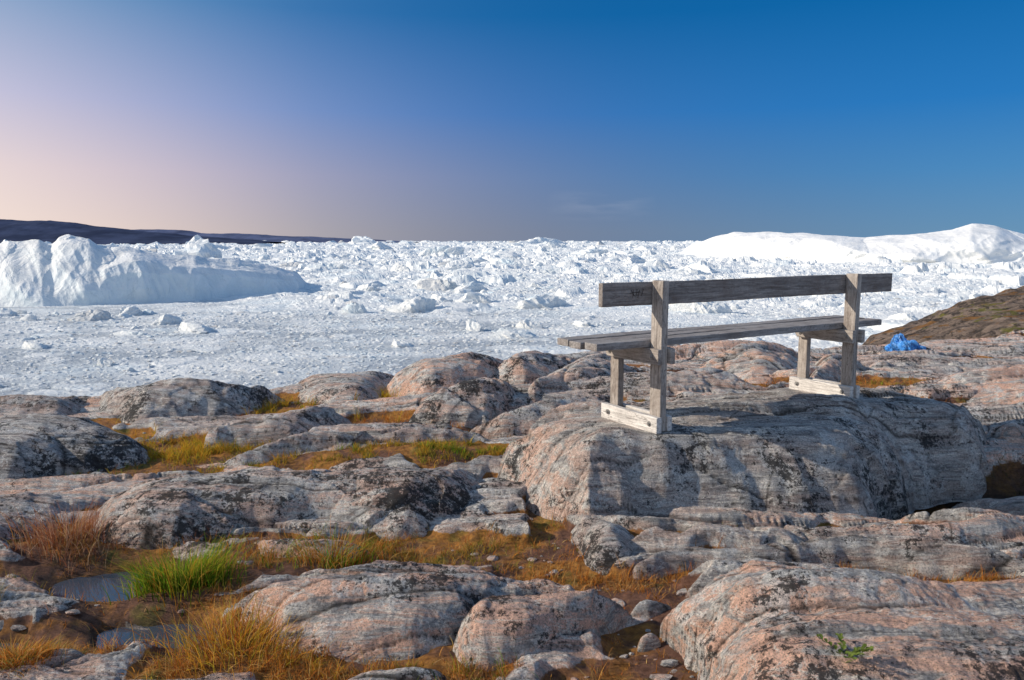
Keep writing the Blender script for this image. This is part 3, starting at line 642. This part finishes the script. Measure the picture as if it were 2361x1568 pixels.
ice=mk('sea_ice',np.stack([X,Y,Zs],-1).reshape(-1,3),gridfaces(na,nr)[:,::-1],M_ICE,False,{'low':np.clip(low,0,1),'dirt':np.zeros(low.size)}); ice["kind"]='structure'

# ---------------------------------------------------------------- big icebergs
def GI(u,v): return G(u,v,SEA)
def iceberg(name,label,front,crest,depth,mat,seed,prof,ns=600,nt=320,flute=1.,crease=1.,cells=34):
    fu=[f[0] for f in front]
    pts=np.array([GI(*f) for f in front]); s=np.linspace(fu[0],fu[-1],ns)
    bx=np.interp(s,fu,pts[:,0]); by=np.interp(s,fu,pts[:,1])
    ch=np.interp(s,[c[0] for c in crest],[c[1] for c in crest])
    k=np.ones(5)/5; ch=np.convolve(np.pad(ch,2,mode='edge'),k,'valid')
    t=np.linspace(0,1,nt)**1.3
    S,T=np.meshgrid(np.arange(ns),t,indexing='ij')
    dirx=bx/np.hypot(bx,by); diry=by/np.hypot(bx,by)
    sc=depth/95
    wob=(.5*pn(s[:,None]/120,T*2,seed+20))*.14
    Te=np.clip(T*(1+wob),0,1)
    PX=bx[:,None]+dirx[:,None]*depth*T; PY=by[:,None]+diry[:,None]*depth*T
    Hh=prof(s[:,None]+35*pn(T*3,s[:,None]/240,seed+1),Te)*ch[:,None]
    endt=np.minimum(1,np.minimum((s-s[0])/20,(s[-1]-s)/20))[:,None]
    Hh=Hh*endt**.5
    F1,F2,I=worley(PX/(cells*sc)+.4*pn(PX/20/sc,PY/20/sc,seed+40),PY/(cells*sc),seed+41)
    fac=(F2-F1)
    Hh=Hh*(1+.04*fbm(PX/60/sc,PY/60/sc,seed,3))+(.7*fbm(PX/22/sc,PY/22/sc,seed+3,5)*sc**.5+crease*2.0*(fac-.35)+crease*1.2*(I-.5))*np.clip(Hh/14,0,1)
    Z=SEA-.6+np.maximum(Hh,0)
    r1=.45-np.abs(pn(s[:,None]/120+Z/45,Z/40,seed+7)); r2=.4-np.abs(pn(s[:,None]/48-Z/22,Z/20,seed+8)); r3=.4-np.abs(pn(s[:,None]/20+Z/14,Z/12,seed+9))
    q=-(5.0*r1+2.0*r2+.8*r3)*flute*sc**.6+(2.5*pn(s[:,None]/140,Z/18,seed+10))*flute*sc**.6
    q=q*np.clip(Hh/8,0,1)
    PX=PX+dirx[:,None]*q; PY=PY+diry[:,None]*q
    loc=(float(PX.mean()),float(PY.mean()),SEA)
    o=mk(name,np.stack([PX,PY,Z],-1).reshape(-1,3),gridfaces(ns,nt),mat,True,loc=loc); tag(o,label,'iceberg'); return o
def profL(s,t):
    steep=sstep(120,330,s)
    a=np.interp(t,[0,.05,.12,.22,.34,.45,.7,1],[0,.16,.34,.60,.88,1,.8,0]); b=np.interp(t,[0,.03,.07,.13,.20,.42,.75,1],[0,.30,.60,.76,.81,1,.85,0])
    return a*(1-steep)+b*steep
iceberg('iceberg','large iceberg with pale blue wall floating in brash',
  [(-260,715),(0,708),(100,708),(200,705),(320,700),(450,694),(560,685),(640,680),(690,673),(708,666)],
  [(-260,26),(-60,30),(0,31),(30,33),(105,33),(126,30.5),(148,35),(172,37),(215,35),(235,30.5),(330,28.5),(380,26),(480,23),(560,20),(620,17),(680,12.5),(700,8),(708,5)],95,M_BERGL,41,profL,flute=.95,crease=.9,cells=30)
def profR(s,t):
    return np.interp(t,[0,.015,.03,.06,.12,.2,.45,.8,1],[0,.26,.42,.50,.62,.78,1,.85,0])+0*s
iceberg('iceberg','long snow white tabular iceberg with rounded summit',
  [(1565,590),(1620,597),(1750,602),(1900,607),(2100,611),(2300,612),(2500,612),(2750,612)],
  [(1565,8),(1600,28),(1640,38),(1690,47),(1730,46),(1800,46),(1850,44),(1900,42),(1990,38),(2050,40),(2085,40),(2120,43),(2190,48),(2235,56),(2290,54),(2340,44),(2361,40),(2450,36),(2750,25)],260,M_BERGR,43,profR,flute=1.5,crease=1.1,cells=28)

# ---------------------------------------------------------------- ice chunks
def chunk(seed,sub=4):
    V,F=ico(sub)
    r=np.random.default_rng(seed); N=r.normal(size=(11,3)); N[:,2]=np.abs(N[:,2])*.7; N/=np.linalg.norm(N,axis=1)[:,None]; c=r.uniform(.42,.95,11)
    dp=V@N.T; rad=np.where(dp>.05,c/np.maximum(dp,.05),9).min(1); rad=np.minimum(rad,1.3)
    q=.16*pn(V[:,0]*3+V[:,2]*2,V[:,1]*3-V[:,2]*2,seed)+.09*pn(V[:,0]*7+V[:,2]*5,V[:,1]*7-V[:,2]*4,seed+1)
    W=V*(rad*(1+q))[:,None]; W[:,2]=np.maximum(W[:,2],-.15); W[:,2]/=W[:,2].max(); return W,F
CH=[]
for i in range(14):
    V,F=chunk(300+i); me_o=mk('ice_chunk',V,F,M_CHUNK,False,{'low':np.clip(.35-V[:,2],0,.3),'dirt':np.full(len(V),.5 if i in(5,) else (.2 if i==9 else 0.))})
    CH.append(me_o.data); bpy.data.objects.remove(me_o)
def put(me,x,y,w,d,h,label,a=None):
    o=bpy.data.objects.new('ice_chunk',me); COL.objects.link(o)
    o.location=(x,y,SEA); o.scale=(w/2,d/2,h); o.rotation_euler=(0,0,random.random()*6.28 if a is None else a)
    tag(o,label,'ice',group='ice chunks floating in the fjord')
LW='jagged white ice chunk frozen into the pack ice'; LD='dirt streaked grey ice chunk in the pack ice'; LB='pale blue white ice block rising from brash'
for (u,v,wp,hp,idx) in [(430,605,130,58,2),(1640,728,140,42,0),(960,722,105,34,3),(1015,672,120,26,5),(1240,715,160,30,1),(1090,765,70,26,4),(430,768,120,22,6),(1600,645,90,28,7),
     (830,566,110,20,8),(1240,566,130,18,10),(1190,785,120,22,11),(1100,705,110,28,12),(820,725,70,24,13),(1370,590,90,16,3),(1150,600,110,24,2),(760,628,80,20,1),(1010,600,90,18,9),
     (1260,640,80,18,9),(1050,622,90,18,5),(60,805,90,14,6),(230,845,60,16,4),(300,775,80,12,7),(1530,622,60,20,12),(1480,700,70,18,13),(920,800,70,14,8),(1730,790,70,16,2),(1220,760,90,20,4)]:
    q=GI(u,v); d=q[1]; w=wp*.4337/768*d; h=hp*.4337/768*d
    put(CH[idx],q[0],q[1]+w*.35,w*1.05,w*.8,h*1.1,LD if idx in(5,9) else (LB if idx in(0,1,2) else LW),a=random.uniform(-.3,.3))
def clear(x,y):
    u=(x/y*768+512)/.4337
    if u<735 and 340<y<590: return False
    if u>1540 and 860<y<1500: return False
    return True
cnt=0
while cnt<255:
    r=170*math.exp(random.random()**.85*math.log(2600/170)); a=random.uniform(-.62,.62); x,y=r*math.sin(a),r*math.cos(a)
    if not clear(x,y): continue
    if r<330 and x<0 and random.random()<.3: continue
    h=r*random.choice([.003,.004,.005,.006,.008,.013])*random.uniform(.8,1.2)*(.6 if r<320 else 1.)
    if x>.28*y and r>550: h*=.55
    w=h*random.uniform(2.4,5.5)
    i=random.randrange(14); put(CH[i],x,y,w,w*random.uniform(.5,1),h,LD if i in(5,9) else (LB if i in(0,1,2) else LW)); cnt+=1
SM2=[chunk(700+i,2) for i in range(10)]; SM1=[chunk(720+i,1) for i in range(10)]
VV=[];FF=[];LO=[];DI=[];off=0
cnt=0
while cnt<20000:
    far=cnt<8000
    r=130*math.exp(random.random()*math.log((14000 if far else 520)/130)); a=random.uniform(-.72,.72); x,y=r*math.sin(a),r*math.cos(a)
    if not clear(x,y): continue
    V,F=(SM2 if far else SM1)[random.randrange(10)]
    h=r*random.uniform(.0006,.0032)*(1.0 if random.random()<.88 else 2.4)*(.45 if r<350 else 1.) if far else r*random.uniform(.0004,.0018)
    h=min(h,38)
    if x>.28*y and r>550: h*=.55
    w=h*random.uniform(1.2,3.)*(1 if far else 1.3); c,s=math.cos(a*37),math.sin(a*37)
    W=np.stack([(V[:,0]*c-V[:,1]*s)*w+x,(V[:,0]*s+V[:,1]*c)*w*.8+y,V[:,2]*h+SEA+(0 if far else .1)],1)
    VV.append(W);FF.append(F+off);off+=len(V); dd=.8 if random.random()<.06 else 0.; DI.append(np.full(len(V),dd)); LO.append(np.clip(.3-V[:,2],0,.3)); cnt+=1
o=mk('brash_ice',np.concatenate(VV),np.concatenate(FF),M_CHUNK,False,{'low':np.concatenate(LO),'dirt':np.concatenate(DI)}); tag(o,'countless small white ice pieces packed over the fjord','ice',kind='stuff')

# ---------------------------------------------------------------- distant hills
def hills(name,D,pts,depth,col,seed):
    us=np.linspace(pts[0][0],pts[-1][0],900); vs=np.interp(us,[p[0] for p in pts],[p[1] for p in pts])
    x=(us*.4337-512)/768*D; z=1.7+(556-vs)*.4337/768*D-SEA
    T=np.linspace(-1,1,60); XX=x[:,None]+0*T; YY=D+depth*T[None,:]+0*XX
    pr=np.clip(1-np.abs(T)**1.3,0,1)[None,:]; HH=z[:,None]*pr
    HH=HH*(1+.10*fbm(XX/600,YY/600,seed,5))+.03*D/1000*fbm(XX/150,YY/150,seed+5,4)*pr*6
    t=NT('hazy_hill_rock_'+str(seed)); co=t.coord(src=t.n('ShaderNodeNewGeometry').outputs['Position'])
    c=t.mix(t.ramp(t.noise(co,.004,8,.65),[(.4,0.),(.6,1.)]),tuple(q*.75 for q in col),tuple(q*1.25 for q in col)); t.principled(c,1.,None,0.)  # col has the bluish distance haze mixed into the rock colour
    o=mk(name,np.stack([XX,YY,HH+SEA-2],-1).reshape(-1,3),gridfaces(900,60),t.m,True); o["kind"]='structure'
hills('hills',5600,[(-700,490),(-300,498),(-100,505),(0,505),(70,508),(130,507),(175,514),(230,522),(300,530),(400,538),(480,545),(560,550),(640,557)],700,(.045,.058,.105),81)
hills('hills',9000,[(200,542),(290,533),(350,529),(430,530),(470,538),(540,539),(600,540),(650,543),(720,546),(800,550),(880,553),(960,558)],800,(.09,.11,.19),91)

# ---------------------------------------------------------------- sky / light
SUN_EL=math.radians(27); sdir=Vector((-1,-.04,0)).normalized()*math.cos(SUN_EL)+Vector((0,0,math.sin(SUN_EL)))
w=bpy.data.worlds.new("World"); sc.world=w; w.use_nodes=True; nt=w.node_tree; nt.nodes.clear()
def N(t,**k):
    n=nt.nodes.new(t)
    for a,b in k.items(): setattr(n,a,b)
    return n
out=N('ShaderNodeOutputWorld'); bg=N('ShaderNodeBackground'); nt.links.new(bg.outputs[0],out.inputs[0])
sky=N('ShaderNodeTexSky',sky_type='NISHITA'); sky.sun_disc=False; sky.sun_elevation=SUN_EL; sky.sun_rotation=math.atan2(sdir.x,sdir.y); sky.altitude=50
tc=N('ShaderNodeTexCoord'); sp=N('ShaderNodeSeparateXYZ'); nt.links.new(tc.outputs['Generated'],sp.inputs[0])
def MT(op,a,b=0.,clamp=False):
    m=N('ShaderNodeMath',operation=op,use_clamp=clamp)
    for i,v in enumerate((a,b)):
        if isinstance(v,(int,float)): m.inputs[i].default_value=v
        else: nt.links.new(v,m.inputs[i])
    return m.outputs[0]
azn=MT('ADD',MT('DIVIDE',MT('ARCTAN2',sp.outputs[0],sp.outputs[1]),2*math.pi),.5); eln=MT('DIVIDE',MT('ARCSINE',sp.outputs[2]),math.radians(90))
lin=lambda c: tuple((q/255/12.92) if q/255<=.04045 else ((q/255+.055)/1.055)**2.4 for q in c)
AZ=[-180,-130,-75,-38,-26,-14,0,14,28,45,90,140,180]
BACK=(188,197,211)  # out-of-view sky behind the camera, brightened to fill shaded rock fronts
ROWS=[(.6,[BACK,(218,216,216),(252,236,220),(252,232,218),(226,206,200),(162,160,170),(118,128,152),(104,132,164),(98,140,176),(106,156,192),(130,165,200),BACK,BACK]),
 (4.6,[BACK,(214,214,220),(248,234,226),(242,222,216),(208,194,206),(150,154,184),(102,127,170),(74,124,175),(70,133,187),(72,141,195),(112,156,204),BACK,BACK]),
 (9,[BACK,(205,212,225),(230,226,236),(210,203,222),(168,174,208),(108,140,194),(62,115,179),(42,116,184),(34,118,188),(34,121,191),(88,144,204),BACK,BACK]),
 (15.5,[(174,190,212),(180,198,225),(184,202,226),(146,172,204),(98,142,188),(48,112,173),(14,98,162),(5,98,164),(4,101,168),(8,104,171),(68,130,192),(165,188,212),(174,190,212)]),
 (30,[(152,178,210),(152,178,210),(130,170,210),(72,122,175),(42,102,160),(22,87,145),(10,77,138),(8,78,138),(8,81,142),(12,86,148),(65,122,185),(146,176,210),(152,178,210)]),
 (75,[(107,142,186)]*13)]
prev=None;pe=None
for el,cs in ROWS:
    r=N('ShaderNodeValToRGB'); e=r.color_ramp.elements
    while len(e)<len(AZ): e.new(.5)
    for i,a in enumerate(AZ):
        e[i].position=a/360+.5; e[i].color=(*lin(cs[i]),1)
    r.color_ramp.interpolation='B_SPLINE'
    nt.links.new(azn,r.inputs[0]); c=r.outputs[0]
    if prev is None: prev=c
    else:
        mr=N('ShaderNodeMapRange'); mr.inputs[1].default_value=pe/90; mr.inputs[2].default_value=el/90; nt.links.new(eln,mr.inputs[0])
        mx=N('ShaderNodeMix',data_type='RGBA'); nt.links.new(mr.outputs[0],mx.inputs[0]); nt.links.new(prev,mx.inputs[6]); nt.links.new(c,mx.inputs[7]); prev=mx.outputs[2]
    pe=el
mp=N('ShaderNodeMapping'); mp.inputs['Scale'].default_value=(7,7,45); nt.links.new(tc.outputs['Generated'],mp.inputs[0])
nz=N('ShaderNodeTexNoise'); nz.inputs['Scale'].default_value=1.6; nz.inputs['Detail'].default_value=6; nt.links.new(mp.outputs[0],nz.inputs['Vector'])
def bell(v,c,wd):
    q=MT('DIVIDE',MT('SUBTRACT',v,c),wd); return MT('SUBTRACT',1.,MT('MULTIPLY',q,q),True)
wm=MT('MULTIPLY',MT('MULTIPLY',bell(azn,.5+6.5/360,4/360),bell(eln,2.6/90,1.2/90)),MT('MULTIPLY',MT('SUBTRACT',nz.outputs[0],.42,True),1.0))
wx=N('ShaderNodeMix',data_type='RGBA'); nt.links.new(wm,wx.inputs[0]); nt.links.new(prev,wx.inputs[6]); wx.inputs[7].default_value=(*lin((170,178,198)),1); prev=wx.outputs[2]
s1=N('ShaderNodeMix',data_type='RGBA',blend_type='ADD'); s1.inputs[0].default_value=1.
sk=N('ShaderNodeMix',data_type='RGBA',blend_type='MULTIPLY'); sk.inputs[0].default_value=1.; nt.links.new(sky.outputs[0],sk.inputs[6]); sk.inputs[7].default_value=(.002,.002,.002,1)
nt.links.new(prev,s1.inputs[6]); nt.links.new(sk.outputs[2],s1.inputs[7]); nt.links.new(s1.outputs[2],bg.inputs[0]); bg.inputs[1].default_value=1.
L=bpy.data.lights.new('sun','SUN'); L.energy=5.; L.angle=math.radians(.5); L.color=(1.,.89,.73)
so=bpy.data.objects.new('sun',L); COL.objects.link(so); so.rotation_euler=sdir.to_track_quat('Z','Y').to_euler(); so.location=(-20,0,20)
# ---------------------------------------------------------------- camera
cam=bpy.data.cameras.new('camera'); cam.lens=27; cam.sensor_width=36; cam.clip_end=60000; cam.clip_start=.05
co=bpy.data.objects.new('camera',cam); COL.objects.link(co); co.location=(0,0,EYE); co.rotation_euler=(math.pi/2-PITCH,0,0); sc.camera=co
sc.view_settings.view_transform='Standard'; sc.view_settings.look='None'; sc.view_settings.exposure=0
